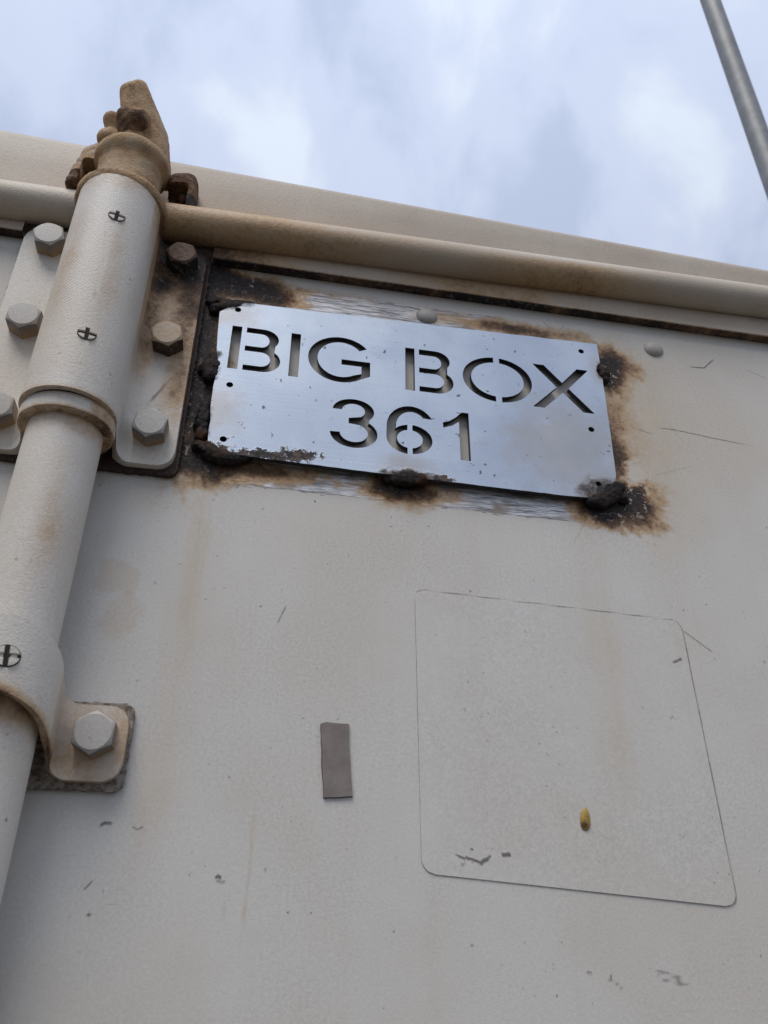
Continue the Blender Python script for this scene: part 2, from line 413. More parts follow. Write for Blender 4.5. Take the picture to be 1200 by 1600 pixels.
def S(pts, wd, amp, **k):
    a = np.array(pts); sl = cut(a[:, 0].min()-4*wd, a[:, 0].max()+4*wd, a[:, 1].min()-4*wd, a[:, 1].max()+4*wd)
    if gx[sl].size: A['scratch_shade'][sl] = np.maximum(A['scratch_shade'][sl], stroke(gx[sl], gz[sl], pts, wd, amp, **k))
scr = [S([(258.7, 319.5), (272.7, 319.4), (298.0, 316.5), (330.8, 313.5)], .45, .9), S([(266.2, 327.5), (279.4, 305.6)], .4, .45), S([(239.9, 316.9), (256.3, 313.4)], .5, .6), S([(293.6, 378.0), (306.2, 378.8), (317.1, 389.6)], .6, .9), S([(340.0, 382.5), (356.5, 376.8)], .5, .6),
 S([(247.2, 278.8), (281.2, 291.5)], .9, .35), S([(15.7, 158.2), (20.0, 169.6)], .55, .7), S([(248.5, 174.3), (267.7, 160.1)], .5, .8), S([(240.6, 153.5), (245.8, 156.2)], .6, 1.2, taper=False), S([(232.0, 119.5), (234.0, 122.4), (236.3, 120.4)], .4, .7),
 S([(-67.6, 32.1), (-61.1, 28.7), (-56.5, 32.9)], .35, .35), S([(-58.5, 28.8), (-55.0, 33.2)], .45, .8), S([(-52.3, 24.4), (-40.1, 23.2)], .5, .35), S([(-56.4, 55.0), (-54.5, 56.7), (-50.6, 56.5)], .8, .9), S([(-42.5, 55.4), (-39.6, 54.5), (-36.7, 55.9)], .6, .7), S([(-55.3, 19.2), (-53.6, 20.0)], .9, .8), S([(-2.9, 35.2), (-1.6, 36.0), (-0.1, 35.0)], .7, 1.3), S([(-2.8, 34.2), (-0.2, 33.5), (2.3, 34.0)], .8, .6),
 S([(108.3, 48.8), (116.1, 46.5), (121.4, 45.8)], .6, 1.1), S([(116.3, 50.5), (118.2, 51.4)], .6, .9), S([(120.7, 44.4), (123.1, 46.7), (126.7, 48.2)], .9, 1.1), S([(131.5, 49.0), (137.1, 49.7)], .9, 1.2), S([(111.3, 44.7), (113.8, 44.5)], .6, .8),
 S([(168.9, -0.3), (172.0, -0.8)], .9, .8), S([(177.5, -1.8), (182.8, -4.3), (186.4, -7.1)], .8, .55), S([(153.1, -9.4), (154.8, -10.4)], .6, .8), S([(244.5, 317.5), (253.1, 313.5)], .4, .5), S([(194.3, 239.7), (204.6, 223.1)], .7, .35), S([(188.3, 223.6), (198.5, 240.2)], .7, .35), S([(10.7, 211.4), (14.6, 206.5)], .4, .4), S([(285.0, 377.2), (273.9, 364.9)], .35, .3),
 S([(14.3, 392.7), (27.4, 389.9), (53.7, 385.4)], .5, .6), S([(53.4, 397.1), (80.2, 384.4), (95.9, 387.2)], .5, .6), S([(184.9, 403.3), (195.9, 393.1), (204.3, 403.7)], .7, .5)]
def SCF(p, q): return (198.90+(p-1010)*0.3220+(q-1514)*-0.0423, 1.50+(p-1010)*0.0020+(q-1514)*-0.2577)
for i in range(6):
    y0 = 1513+i*4.4; x0 = 1010+i*3.6+(i*37 % 11)
    scr.append(S([SCF(x0,y0), SCF(x0+38+(i*53 % 19),y0+7)], .40, .55))
for i in range(26):                                    # coarse grinder marks under the plate's left corner
    xx = -31+i*.95; scr.append(S([(xx, 247-(i % 3)), (xx-5.5, 238+(i*7 % 4))], .38, .8))
rs = random.Random(11)
A['chips'] = A['scratch_shade'].copy()
dq = [(90.4, 184.5), (249.2, 178.4), (251.4, 28.2), (92.1, 39.7)]
def rq(cs, rad, n=6):
    o = []
    for i in range(len(cs)):
        a, b, c_ = Vector(cs[i-1]), Vector(cs[i]), Vector(cs[(i+1) % len(cs)])
        p0 = b+(a-b).normalized()*rad; p1 = b+(c_-b).normalized()*rad
        for j in range(n+1):
            q = j/n; o.append(tuple((1-q)**2*p0+2*q*(1-q)*b+q*q*p1))
    return o
dl = rq(dq, 6.5); dl.append(dl[0])
for a, b in zip(dl, dl[1:]):
    k = max(1, int(math.hypot(b[0]-a[0], b[1]-a[1])/9))
    for i in range(k):
        p = (a[0]+(b[0]-a[0])*i/k, a[1]+(b[1]-a[1])*i/k); q = (a[0]+(b[0]-a[0])*(i+1)/k, a[1]+(b[1]-a[1])*(i+1)/k)
        nx_, nz2 = (b[1]-a[1]), -(b[0]-a[0]); Ln = math.hypot(nx_, nz2)+1e-9; of = (-.75 if True else 0)
        p = (p[0]+nx_/Ln*of, p[1]+nz2/Ln*of); q = (q[0]+nx_/Ln*of, q[1]+nz2/Ln*of)
        S([p, q], .48, rs.uniform(.7, .95)*(.85 if (a[1] > 120 if abs(b[0]-a[0]) > abs(b[1]-a[1]) else a[0] > 170) else .10), taper=False)
for i in range(46):                                    # torn edge of the ground strip
    xx = -20+i*4.8+rs.random()*3; zz = 240.8-(xx-90)*.012+rs.uniform(-1.6, 1.0); scr.append(S([(xx, zz), (xx+rs.uniform(3, 8), zz+rs.uniform(-.7, .7))], .42, rs.uniform(.3, 1)))
for i in range(110):                                   # stray pits
    xx = rs.uniform(-190, 380); zz = rs.uniform(-30, 235) if i % 3 else rs.uniform(235, 400)
    L = rs.uniform(.1, 1.0); t = rs.uniform(0, 3.1); scr.append(S([(xx, zz), (xx+L*math.cos(t), zz+L*math.sin(t))], rs.uniform(.35, .6), rs.uniform(.35, 1.0), taper=False))
A['scratch_shade'] = np.clip(A['scratch_shade'], 0, 1.3)
A['flake'] = np.clip(field([B(-54, 395, 7, 8, 1, inner=.5), B(-22, 396, 22, 7, .7), B(231, 360, 9, 10, 1, inner=.5), B(236, 262, 9, 12, 1, inner=.5), B(222, 245, 18, 5, .9, inner=.5), B(-48, 300, 6, 50, .6), B(-50, 330, 4, 16, .9), B(-48, 262, 10, 14, .8)]), 0, 1)
# slight oil-canning of the sheet
yy = .5*(fbm(gx/150, gz/150, 2)-.5)
A = {k: v.ravel() for k, v in A.items()}; yy = yy.ravel(); x = gx.ravel(); z = gz.ravel()
V = np.stack([x, yy, z], 1)/1000
idx = np.arange(nx*nz_).reshape(nz_, nx)
F = np.stack([idx[:-1, :-1], idx[:-1, 1:], idx[1:, 1:], idx[1:, :-1]], -1).reshape(-1, 4)
pm = bpy.data.meshes.new('door_panel')
pm.vertices.add(len(V)); pm.vertices.foreach_set('co', V.astype('f').ravel())
pm.loops.add(F.size); pm.loops.foreach_set('vertex_index', F.ravel().astype('i'))
pm.polygons.add(len(F)); pm.polygons.foreach_set('loop_start', np.arange(0, F.size, 4, dtype='i'))
pm.update(calc_edges=True); pm.polygons.foreach_set('use_smooth', np.ones(len(F), bool))
for k, v in A.items():
    if k != 'chips': setattr_(pm, k, v)
PANEL = link('door_panel', pm, M['panel'], CON)

# domed rivets on the sheet
bm = bmesh.new(); bmesh.ops.create_uvsphere(bm, u_segments=28, v_segments=14, radius=1)
for v in list(bm.verts):
    v.co = Vector((v.co.x*7.6, v.co.z*4.2, v.co.y*6.9))
riv = bm_mesh('rivet', bm)
for p in ((101.4, 391.8), (269.0, 390.0), (430, 384), (600, 384), (265-530, 384)):
    link('rivet', riv, M['boltpaint'], PANEL, (p[0], .6, p[1]))

# left and right leaf edges, side posts, sides, roof and floor so the box stands on the ground
link('door_core', box('door_core', (-520, 3, -1880), (740, 40, 415), 1), M['panel'], CON)
link('door_leaf', box('door_leaf', (-1180, -1, -1880), (-536, 40, 415), 4), M['panel'], CON)
for a, b in ((-1330, -1196), (760, 900)):
    link('corner_post', box('corner_post', (a, -22, ZB), (b, 120, 512), 6), M['header'], CON)
link('door_sill', box('door_sill', (-1195, -8, ZB), (759, 120, -1890), 5), M['header'], CON)
def corrugated(name, x0, inward):
    V = []; F = []; n = 0; yv = 121; sec = []
    while yv < 6000:
        for dy, dx in ((0, 0), (70, 0), (138, 36), (208, 36)): sec.append((x0+dx*inward, yv+dy))
        yv += 276
    for (a, b) in sec: V += [(a, b, ZB+20), (a, b, 500)]
    for i in range(len(sec)-1): F.append((2*i, 2*i+2, 2*i+3, 2*i+1))
    return mesh(name, V, F, False)
link('side_wall', corrugated('side_wall', -1326, 1), M['header'], CON)
link('side_wall', corrugated('side_wall', 896, -1), M['header'], CON)
link('rear_wall', box('rear_wall', (-1330, 6060, ZB), (900, 6100, 500), 3), M['header'], CON)

# header: top edge sags a little to the right
bm = bmesh.new()
xs = axis([(-1195, -300, 60), (-300, 420, 3), (420, 759, 40)])
def headtop(xx): return 510.0-.0325*max(-400, min(600, xx))
rows = []
rsx = np.random.RandomState(5)
for i, xx in enumerate(xs):
    zt = headtop(xx)
    dz = (float(fbm(np.array([xx/40.]), np.array([3.3]))[0])-.5)*1.6
    prof = [(60, 416.5), (2, 416.5), (1.5, 430), (1.0, 460), (.6, 485), (.4, zt-7), (1.2, zt-3.2), (3.8, zt-.8+dz*.3), (8, zt+dz*.3), (30, zt+1), (120, zt+2)]
    rows.append([bm.verts.new((xx, p[0], p[1])) for p in prof])
for a, b in zip(rows, rows[1:]):
    for i in range(len(a)-1): bm.faces.new((a[i], b[i], b[i+1], a[i+1]))
hm = bm_mesh('header_beam', bm)
P = points(hm)
setattr_(hm, 'burn', np.clip(.16*(fbm(P[:, 0]/60, P[:, 2]/30)-.2)+.20*np.exp(-((P[:, 0]+40)/120)**2)*np.exp(-((P[:, 2]-455)/30)**2), 0, 1))
link('header_beam', hm, M['header'], CON)
link('roof', box('roof', (-1330, 121, 500), (900, 6100, 506), 2), M['header'], CON)

# round rail above the door and the flat strip below it
segs = 40; xs = axis([(-1194, -300, 60), (-300, 420, 3.0), (420, 758, 40)])
V = []; F = []
for xx in xs:
    cz = 434.0+.0215*max(-300, min(500, xx)); cy = -11.5
    for i in range(segs):
        t = 2*math.pi*i/segs; V.append((xx, cy+12.6*math.cos(t), cz+12.6*math.sin(t)))
for j in range(len(xs)-1):
    for i in range(segs):
        k = (i+1) % segs; F.append((j*segs+i, j*segs+k, (j+1)*segs+k, (j+1)*segs+i))
rm = mesh('rail', V, F)
P = points(rm); px, pz = P[:, 0], P[:, 2]
b = .30*np.exp(-((px+84)/30)**2) + .24*np.exp(-((px+35)/55)**2) + .10*np.exp(-((px-40)/70)**2)
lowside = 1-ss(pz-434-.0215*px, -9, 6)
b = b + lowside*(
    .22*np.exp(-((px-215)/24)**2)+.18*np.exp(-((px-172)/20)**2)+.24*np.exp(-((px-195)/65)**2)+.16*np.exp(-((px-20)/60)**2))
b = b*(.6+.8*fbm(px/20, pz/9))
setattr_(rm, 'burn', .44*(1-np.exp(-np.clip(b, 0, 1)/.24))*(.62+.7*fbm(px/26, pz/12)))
setattr_(rm, 'stain', np.clip(1.5*b+.9*(fbm(px/30+5, pz/16)-.45), 0, 1))
link('rail', rm, M['rail'], CON)

for parts_ in ([(-1194, -300, 60), (-300, -166.5, 2.5)], [(-46, 420, 2.5), (420, 758, 40)]):
    xs = axis(parts_)
    bm = bmesh.new(); rows = []
    for xx in xs:
        zb = 410.4+.0035*max(-300, min(500, xx)); zt = 424.5+.016*max(-300, min(500, xx))
        wv = (float(fbm(np.array([xx/9.]), np.array([1.2]))[0])-.5)*1.0
        rows.append([bm.verts.new((xx, p[0], p[1])) for p in ((1.9, zb+.3+wv*.4), (-6.6, zb+wv*.4), (-7.4, zb+.9+wv*.4), (-7.4, zb+6), (-7.4, zt-1), (-6.8, zt), (1.9, zt))])
    for a, b2 in zip(rows, rows[1:]):
        for i in range(len(a)-1): bm.faces.new((a[i], b2[i], b2[i+1], a[i+1]))
    tm = bm_mesh('trim_strip', bm, True, 40)
    P = points(tm)
    setattr_(tm, 'burn', np.clip((.46*np.exp(-((P[:, 0]+50)/50)**2)+.24*np.exp(-((P[:, 0]-150)/60)**2)+.10+.65*(P[:, 2] < 411.8+.0035*P[:, 0])*(P[:, 1] > -7.2))*(.5+fbm(P[:, 0]/18, P[:, 2]/10)), 0, 1))  # underside vertices get a higher value, so the strip is darker below
    link('trim_strip', tm, M['rail'], CON)

# ------------------------------------------------------------------ bearing brackets
AX, AY = -105.0, -25.0
def saddle(name, z0, z1, xl, xr, rout, rin, th, corner, slant=0, flz=None):
    """pressed plate: two flanges and a half tube; flz gives the flange's own z range"""
    P = []; Q = []
    fr = 7.0                                           # fillet at the foot of the half tube
    foot = rout+fr
    xsL = np.concatenate([np.linspace(xl, xl+corner, 9), np.linspace(xl+corner, AX-foot, 8)[1:]])
    for xx in xsL: P.append((xx, -th)); Q.append((xx, 0.))
    for i in range(1, 7):
        t = R(90*i/6); P.append((AX-foot+fr*math.sin(t), -th-fr*(1-math.cos(t)))); Q.append((AX-rin-(foot-rin)*(1-i/6)*.9, 0.))
    P.append((AX-rout, AY+4)); Q.append((AX-rin, AY/2))
    for i in range(0, 33):
        t = math.pi-math.pi*i/32
        P.append((AX+rout*math.cos(t), AY-rout*math.sin(t))); Q.append((AX+rin*math.cos(t), AY-rin*math.sin(t)))
    n = len(P)
    left = list(zip(P, Q))[:len(xsL)+7]
    for (p, q) in reversed(left):
        sx = (xr-AX-foot)/(AX-foot-xl) if p[0] < AX-foot else 1
        P.append((AX+(AX-p[0]) if p[0] >= AX-foot else AX+foot+(AX-foot-p[0])*sx, p[1])); 
        Q.append((AX+(AX-q[0]) if p[0] >= AX-foot else AX+foot+(AX-foot-q[0])*sx, q[1]))
    n = len(P)
    rows = max(6, int((z1-z0)/4))
    V = []; F = []
    fz0, fz1 = flz or (z0, z1)
    for j in range(rows+1):
        g = j/rows
        for S_ in (P, Q):
            for (px, py), (_, pd) in zip(S_, P):
                dep = -pd
                k = float(np.clip((dep-th)/20, 0, 1))
                a = fz0+(z0-fz0)*k + slant*max(0, dep-th); b = fz1+(z1-fz1)*k + slant*max(0, dep-th)
                h = (b-a)/2; c_ = (a+b)/2
                e_ = min(px-xl, xr-px)
                if e_ < corner:
                    q_ = corner-e_; h -= corner-math.sqrt(max(0, corner*corner-q_*q_))
                V.append((px, py, c_+(g*2-1)*h))
    ring = 2*n
    for j in range(rows):
        for i in range(n-1):
            a = j*ring+i; F.append((a, a+1, a+1+ring, a+ring))
            a = j*ring+n+i; F.append((a, a+ring, a+1+ring, a+1))
        a = j*ring; F.append((a, a+ring, a+ring+n, a+n))
        a = j*ring+n-1; F.append((a, a+n, a+n+ring, a+ring))
    for j, fl in ((0, 0), (rows, 1)):
        for i in range(n-1):
            a = j*ring+i; F.append((a, a+n, a+n+1, a+1) if not fl else (a, a+1, a+n+1, a+n))
    return mesh(name, V, F, True, 38)

def rounded(name, xl, xr, z0, z1, rad, y0, y1, jag=0.0, n=10, seed=1):
    """flat pad with rounded corners and a ragged edge"""
    pts = []
    for cx, cz, t0 in ((xr-rad, z1-rad, 0), (xl+rad, z1-rad, 90), (xl+rad, z0+rad, 180), (xr-rad, z0+rad, 270)):
        for i in range(n+1):
            t = R(t0+90*i/n); pts.append((cx+rad*math.cos(t), cz+rad*math.sin(t)))
    dense = []
    for a, b in zip(pts, pts[1:]+pts[:1]):
        L = math.hypot(b[0]-a[0], b[1]-a[1]); k = max(1, int(L/2.0))
        for i in range(k): dense.append((a[0]+(b[0]-a[0])*i/k, a[1]+(b[1]-a[1])*i/k))
    rg = random.Random(seed)
    dense = [(a+rg.uniform(-jag, jag), b+rg.uniform(-jag, jag)) for a, b in dense]
    n = len(dense)
    V = [(a, y0, b) for a, b in dense]+[(a+rg.uniform(-jag, jag)*.5, y1, b+rg.uniform(-jag, jag)*.5) for a, b in dense]
    F = [(i, (i+1) % n, n+(i+1) % n, n+i) for i in range(n)]+[tuple(range(n)), tuple(range(n, 2*n))]
    return mesh(name, V, F, False)

def hexbolt(name, ap=8.9, h=11.2, washer=True):
    n = 48; V = []; F = []
    def hr(t):
        a = (t % (math.pi/3))-math.pi/6; return ap/math.cos(a)
    rings = [lambda t: (hr(t), 0), lambda t: (hr(t)+.0, h-.5-(hr(t)-ap*.93)*.62), lambda t: (hr(t)*.985-.25, h-.15-(hr(t)-ap*.93)*.60), lambda t: (ap*.90, h), lambda t: (ap*.45, h+.12)]
    for fn in rings:
        for i in range(n):
            t = 2*math.pi*i/n; rr, hh = fn(t); V.append((rr*math.cos(t), -hh, rr*math.sin(t)))
    for j in range(len(rings)-1):
        for i in range(n):
            k = (i+1) % n; F.append((j*n+i, j*n+k, (j+1)*n+k, (j+1)*n+i))
    F.append(tuple(range((len(rings)-1)*n, len(rings)*n)))
    return mesh(name, V, F, True, 28)
BOLT = hexbolt('bolt')
bp = points(BOLT)
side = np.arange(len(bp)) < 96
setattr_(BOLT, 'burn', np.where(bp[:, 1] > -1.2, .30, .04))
setattr_(BOLT, 'scratch_shade', np.where(side, .78, .06))  # even grime on all sides, also standing in for the shaded undersides
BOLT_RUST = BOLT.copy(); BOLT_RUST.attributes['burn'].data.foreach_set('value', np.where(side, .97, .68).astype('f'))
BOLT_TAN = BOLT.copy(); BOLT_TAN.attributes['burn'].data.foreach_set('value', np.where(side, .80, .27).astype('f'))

# cross-slotted plug: four small pads standing in a dark round pocket
def cross_mark(parent, z, dy=0.0, rot=0.0, rr=5.0, xo=6.0, half=False):
    th = math.asin(xo/25.0)
    def wrap(a, b, lift):
        t = th+a/25.0; return (AX+(25.0+lift)*math.sin(t), AY-3.5-(25.0+lift)*math.cos(t), b*1.0)
    V = []; n = 32
    rr0 = rr*1.06
    V = [wrap(rr*math.cos(2*math.pi*i/n), rr*.86*math.sin(2*math.pi*i/n), .10) for i in range(n)]+[wrap(0, 0, .10)]
    o = link('plug_pocket', mesh('plug_pocket', V, [(i, (i+1) % n, n) for i in range(n)]), M['slot'], parent, (0, 0, z))
    gap = 1.0
    for q in range(4):
        big = 1.12 if half and q < 2 else 1.0
        pts = [(gap, gap)]
        r1 = rr*.90*big
        a0 = math.asin(gap/r1)
        for i in range(9):
            t = a0+(math.pi/2-2*a0)*i/8; pts.append((r1*math.cos(t), r1*math.sin(t)))
        ca, sa = [(1, 0), (0, 1), (-1, 0), (0, -1)][q]
        pp = []
        for a, b in pts:
            a2, b2 = a*ca-b*sa, a*sa+b*ca
            a3, b3 = a2*math.cos(rot)-b2*math.sin(rot), a2*math.sin(rot)+b2*math.cos(rot)
            pp.append((a3, b3*.86))
        n2 = len(pp); cx = sum(p[0] for p in pp)/n2; cz = sum(p[1] for p in pp)/n2
        V = [wrap(a, b, .0) for a, b in pp]+[wrap(a, b, .75) for a, b in pp]+[wrap(cx+(a-cx)*.86, cz+(b-cz)*.86, 1.15) for a, b in pp]
        F = [(i, (i+1) % n2, n2+(i+1) % n2, n2+i) for i in range(n2)]+[(n2+i, n2+(i+1) % n2, 2*n2+(i+1) % n2, 2*n2+i) for i in range(n2)]+[tuple(range(2*n2, 3*n2))]
        link('plug_segment', mesh('plug_segment', V, F, True, 50), M['bracket'], parent, (0, 0, z))

TH = 5.0
up = saddle('bearing_bracket', 257, 421, -163.5, -49.5, 25.0, 21.6, TH, 10, 0, (243.5, 413.0))
up.transform(Matrix.Translation((0, -.0035, 0)))
P = points(up); px, py, pz = P.T
tub = (py < -14)
b = np.zeros(len(P))
b += .42*np.exp(-((px+53)/10)**2)*(px > -75)*ss(pz, 250, 300)
b += .72*np.exp(-((px+66)/15)**2)*(px > -82)*np.exp(-((pz-402)/26)**2)
b += .34*np.exp(-((px+77)/7)**2)*(py > -26)*(px > -90)*ss(pz, 270, 330)
b += .28*(px > -82)*(py > -14)*ss(pz, 300, 380)
b += .22*tub*np.exp(-((px+96)/9)**2)*np.exp(-((pz-345)/40)**2)*(px > -100)
b += .17*tub*np.exp(-((px+120)/8)**2)*np.exp(-((pz-350)/50)**2)
b += .26*tub*ss(pz, 396, 421)*.8
b += .30*(px < -128)*(py > -10)*ss(pz, 404, 412)
b += .25*np.exp(-((pz-257)/2.5)**2)*tub
setattr_(up, 'burn', np.clip(b*(.45+1.1*fbm(px/12, pz/14)), 0, 1))
scrv = np.zeros(len(P))
setattr_(up, 'ripple', tub*np.exp(-((px+125)/11)**2)*np.exp(-((pz-350)/48)**4)*(.4+.9*fbm(px/9, pz/9)))
fl = (py > -9.2)
scrv += tub*(stroke(px, pz, [(-101, 346), (-101, 352)], 1.2, .5)+stroke(px, pz, [(-100, 318), (-101, 328)], 1.0, .45)+stroke(px, pz, [(-86, 338), (-85, 343)], 1.2, .35))
scrv += fl*stroke(px, pz, [(-70, 283), (-61, 300), (-52, 316)], .9, .7)+fl*stroke(px, pz, [(-63, 301), (-60, 309)], .7, .5)
setattr_(up, 'scratch_shade', scrv)
BR1 = link('bearing_bracket', up, M['bracket'], CON)
link('backing_pad', rounded('backing_pad', -165.5, -47.0, 240.5, 417.5, 6, -.4, -3.6, .4, seed=4), M['padburnt'], BR1)
k = 0
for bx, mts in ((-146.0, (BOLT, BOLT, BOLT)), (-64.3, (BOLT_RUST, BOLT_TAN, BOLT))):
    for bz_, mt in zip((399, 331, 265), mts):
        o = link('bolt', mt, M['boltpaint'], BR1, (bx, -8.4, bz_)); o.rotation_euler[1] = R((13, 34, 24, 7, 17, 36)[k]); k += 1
cross_mark(BR1, 385.5, rot=-.02); cross_mark(BR1, 293.5, rot=.03, half=True)

lo = saddle('bearing_bracket', 75, 108, -160, -50.0, 25.0, 21.8, TH, 9, .55, (73, 107.5))
lo.transform(Matrix.Translation((0, -.0035, 0)))
P = points(lo); px, py, pz = P.T
rim = np.exp(-((pz-(75+.55*np.maximum(0, -py-8)))/3.0)**2)
setattr_(lo, 'burn', np.clip((.05+.45*rim*(py < -14)+.18*(px > -82)*(py > -26))*(.4+1.1*fbm(px/10, pz/9)), 0, 1))
BR2 = link('bearing_bracket', lo, M['bracket'], CON)
link('backing_pad', rounded('backing_pad', -164, -48.6, 69.8, 110.2, 5, -.4, -3.6, .35, seed=9), M['pad'], BR2)
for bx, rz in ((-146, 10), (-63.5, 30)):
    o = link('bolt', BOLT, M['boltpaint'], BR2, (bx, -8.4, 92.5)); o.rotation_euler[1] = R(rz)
cross_mark(BR2, 114, rot=.08, rr=5.8, xo=6.5)

# keepers welded to the header on either side of the cam
def hull(name, balls, rough=.5, vox=1.1, seed=0.0, cut=None):
    """forged lump: the hull of a few balls (x, y, z, r), re-meshed and roughened"""
    bm = bmesh.new()
    for (a, b, c_, rr) in balls:
        q = bmesh.ops.create_icosphere(bm, subdivisions=2, radius=rr)
        for v in q['verts']: v.co += Vector((a, b, c_))
    res = bmesh.ops.convex_hull(bm, input=list(bm.verts))
    for v in [v for v in bm.verts if not v.link_faces]: bm.verts.remove(v)
    bmesh.ops.delete(bm, geom=[v for v in bm.verts if not v.link_edges], context='VERTS')
    for v in bm.verts: v.co /= 1000
    me = bpy.data.meshes.new(name); bm.to_mesh(me); bm.free()
    return me
def solidify(name, mats, parts, vox=1.2, amp=.5, freq=.16, loc=(0, 0, 0), parent=None, burn=None, cuts=(), flat=None):
    """join hulls by voxel remesh into one surface, then add casting relief"""
    bm = bmesh.new()
    for me in parts: bm.from_mesh(me)
    me = bpy.data.meshes.new(name); bm.to_mesh(me); bm.free()
    tmp = bpy.data.objects.new('tmp', me); COL.objects.link(tmp)
    md = tmp.modifiers.new('r', 'REMESH'); md.mode = 'VOXEL'; md.voxel_size = vox/1000
    cs = []
    for cme in cuts:
        co = bpy.data.objects.new('tmpc', cme); COL.objects.link(co); cs.append(co)
        bo = tmp.modifiers.new('b', 'BOOLEAN'); bo.operation = 'DIFFERENCE'; bo.object = co; bo.solver = 'EXACT'
    sm = tmp.modifiers.new('s', 'SMOOTH'); sm.iterations = 2; sm.factor = .5
    dg = bpy.context.evaluated_depsgraph_get()
    m2 = bpy.data.meshes.new_from_object(tmp.evaluated_get(dg)); m2.name = name
    for q in [tmp]+cs: bpy.data.objects.remove(q, do_unlink=True)
    P = points(m2); N = np.empty(len(P)*3, 'f'); m2.vertices.foreach_get('normal', N); N = N.reshape(-1, 3)
    dsp = np.array([mnoise.fractal(Vector(p)*freq, 1.0, 2.0, 3) for p in P])
    P = P+N*dsp[:, None]*amp
    if flat: P[:, 1] = np.where(P[:, 1] < flat, flat+(P[:, 1]-flat)*.5, P[:, 1])
    m2.vertices.foreach_set('co', (P/1000).astype('f').ravel()); m2.update()
    for pl in m2.polygons: pl.use_smooth = True
    if burn is not None: setattr_(m2, 'burn', np.clip(burn(P), 0, 1))
    m2.materials.clear(); m2.materials.append(mats)
    return link(name, m2, None, parent, loc)
def hb(a, b, rr):                                      # rounded box as a hull
    return hull('h', [(x_, y_, z_, rr) for x_ in (a[0]+rr, b[0]-rr) for y_ in (a[1]+rr, b[1]-rr) for z_ in (a[2]+rr, b[2]-rr)])
solidify('cam_keeper', M['cast'], [hull('h', [(-141, -2, 446, 3), (-141, -24, 442, 3), (-135, -20, 478, 5), (-135, -2, 482, 5), (-120, -20, 488, 5), (-120, -2, 490, 5), (-118, -24, 446, 3), (-118, -2, 446, 3)])],
         amp=.9, freq=.22, parent=CON, burn=lambda P: .10+.35*(fbm(P[:, 0]/6, P[:, 2]/6)-.3)+.5*(P[:, 2] < 452), cuts=[hb((-136.5, -40, 425), (-110, -3, 466), 4)])
solidify('cam_keeper', M['cast'], [hull('h', [(-76, -2, 446, 4), (-76, -18, 442, 3), (-76, -16, 466, 7), (-69, -16, 468, 7), (-65, -18, 440, 4), (-65, -2, 446, 4), (-70, -2, 476, 7)])],
         amp=.4, parent=CON, burn=lambda P: .62+.3*(P[:, 2] < 450), cuts=[hb((-88, -40, 425), (-67, -8, 460), 4)])

# ------------------------------------------------------------------ locking bar
BAR = thing('locking_bar', (AX, AY, -1840), 'pale painted upright locking bar with brown cam head at top', 'locking bar')
rod = lathe('rod', [(19.3, -1840), (19.3, -80), (19.3, 252)], 96, 6)
P = points(rod)
setattr_(rod, 'burn', np.clip((.42*np.exp(-((P[:, 2]-98)/9)**2)+.16*np.exp(-((P[:, 2]-185)/28)**2)*np.exp(-((P[:, 0]-8)/7)**2)*(P[:, 1] < 0)+.22*np.exp(-((P[:, 2]-244)/6)**2)+.05)*(.4+1.2*fbm(P[:, 0]/7, P[:, 2]/9)), 0, 1))
link('rod', rod, M['rodpaint'], BAR, (AX, AY, 0))
cl = lathe('stop_collar', [(19.4, 247.0), (23.2, 247), (24.4, 248.0), (24.7, 249.5), (24.7, 254), (24.0, 257), (22, 258.5), (19.4, 258.5)], 96, 2)
P = points(cl); setattr_(cl, 'burn', np.clip((.12+.30*(P[:, 2] < 248.2)+.25*(P[:, 0] > 14)*(P[:, 1] < 0)*np.exp(-((P[:, 0]-20)/6)**2))*(.4+1.1*fbm(P[:, 0]/5, P[:, 1]/5)), 0, 1))
link('stop_collar', cl, M['rodpaint'], BAR, (AX, AY, 0))
cb = lathe('cam_neck', [(18, 416), (27.6, 419.5), (28.6, 421), (28.6, 425.5), (27.2, 427.5), (21.5, 430), (20.6, 434), (20.3, 446), (20.6, 456), (22.8, 459.5), (24.0, 461.5), (24.3, 465.5), (23.2, 468.5), (20, 470.5), (12, 472), (2, 472.3)], 96, 2)
P = points(cb); N = np.array([mnoise.fractal(Vector(p)*.2, 1.0, 2.0, 3) for p in P]); rr = np.hypot(P[:, 0], P[:, 1])+1e-6
P[:, 0] += P[:, 0]/rr*N*.45; P[:, 1] += P[:, 1]/rr*N*.45
cb.vertices.foreach_set('co', (P/1000).astype('f').ravel())
setattr_(cb, 'burn', np.clip((.22+.22*np.exp(-((P[:, 2]-424)/4)**2)+.2*np.exp(-((P[:, 2]-470)/6)**2))*(.4+1.2*fbm(P[:, 0]/6, P[:, 2]/6)), 0, 1))
link('cam_neck', cb, M['cast'], BAR, (AX, AY, 0))
cbn = lambda k: (lambda P: k*(.4+1.2*fbm(P[:, 0]/7, P[:, 2]/7)))
solidify('cam_claw', M['cast'], [hull('h', [(-114.5, -40, 520, 7), (-109, -40, 526, 6.5), (-108, -28, 535, 5.5), (-110, -30, 533, 6), (-98, -36, 502, 5), (-92, -20, 505, 5), (-87, -30, 468, 4.5), (-84, -14, 466, 4.5), (-108, -36, 480, 5), (-104, -14, 478, 5)])], amp=.3, parent=BAR, burn=cbn(.36))
solidify('cam_knob', M['cast'], [hull('h', [(-112.5, -40, 494, 7), (-104, -40, 493, 8), (-108, -36, 500, 7), (-108, -34, 484, 8), (-108, -26, 476, 7)])], amp=.25, parent=BAR, burn=cbn(.56))
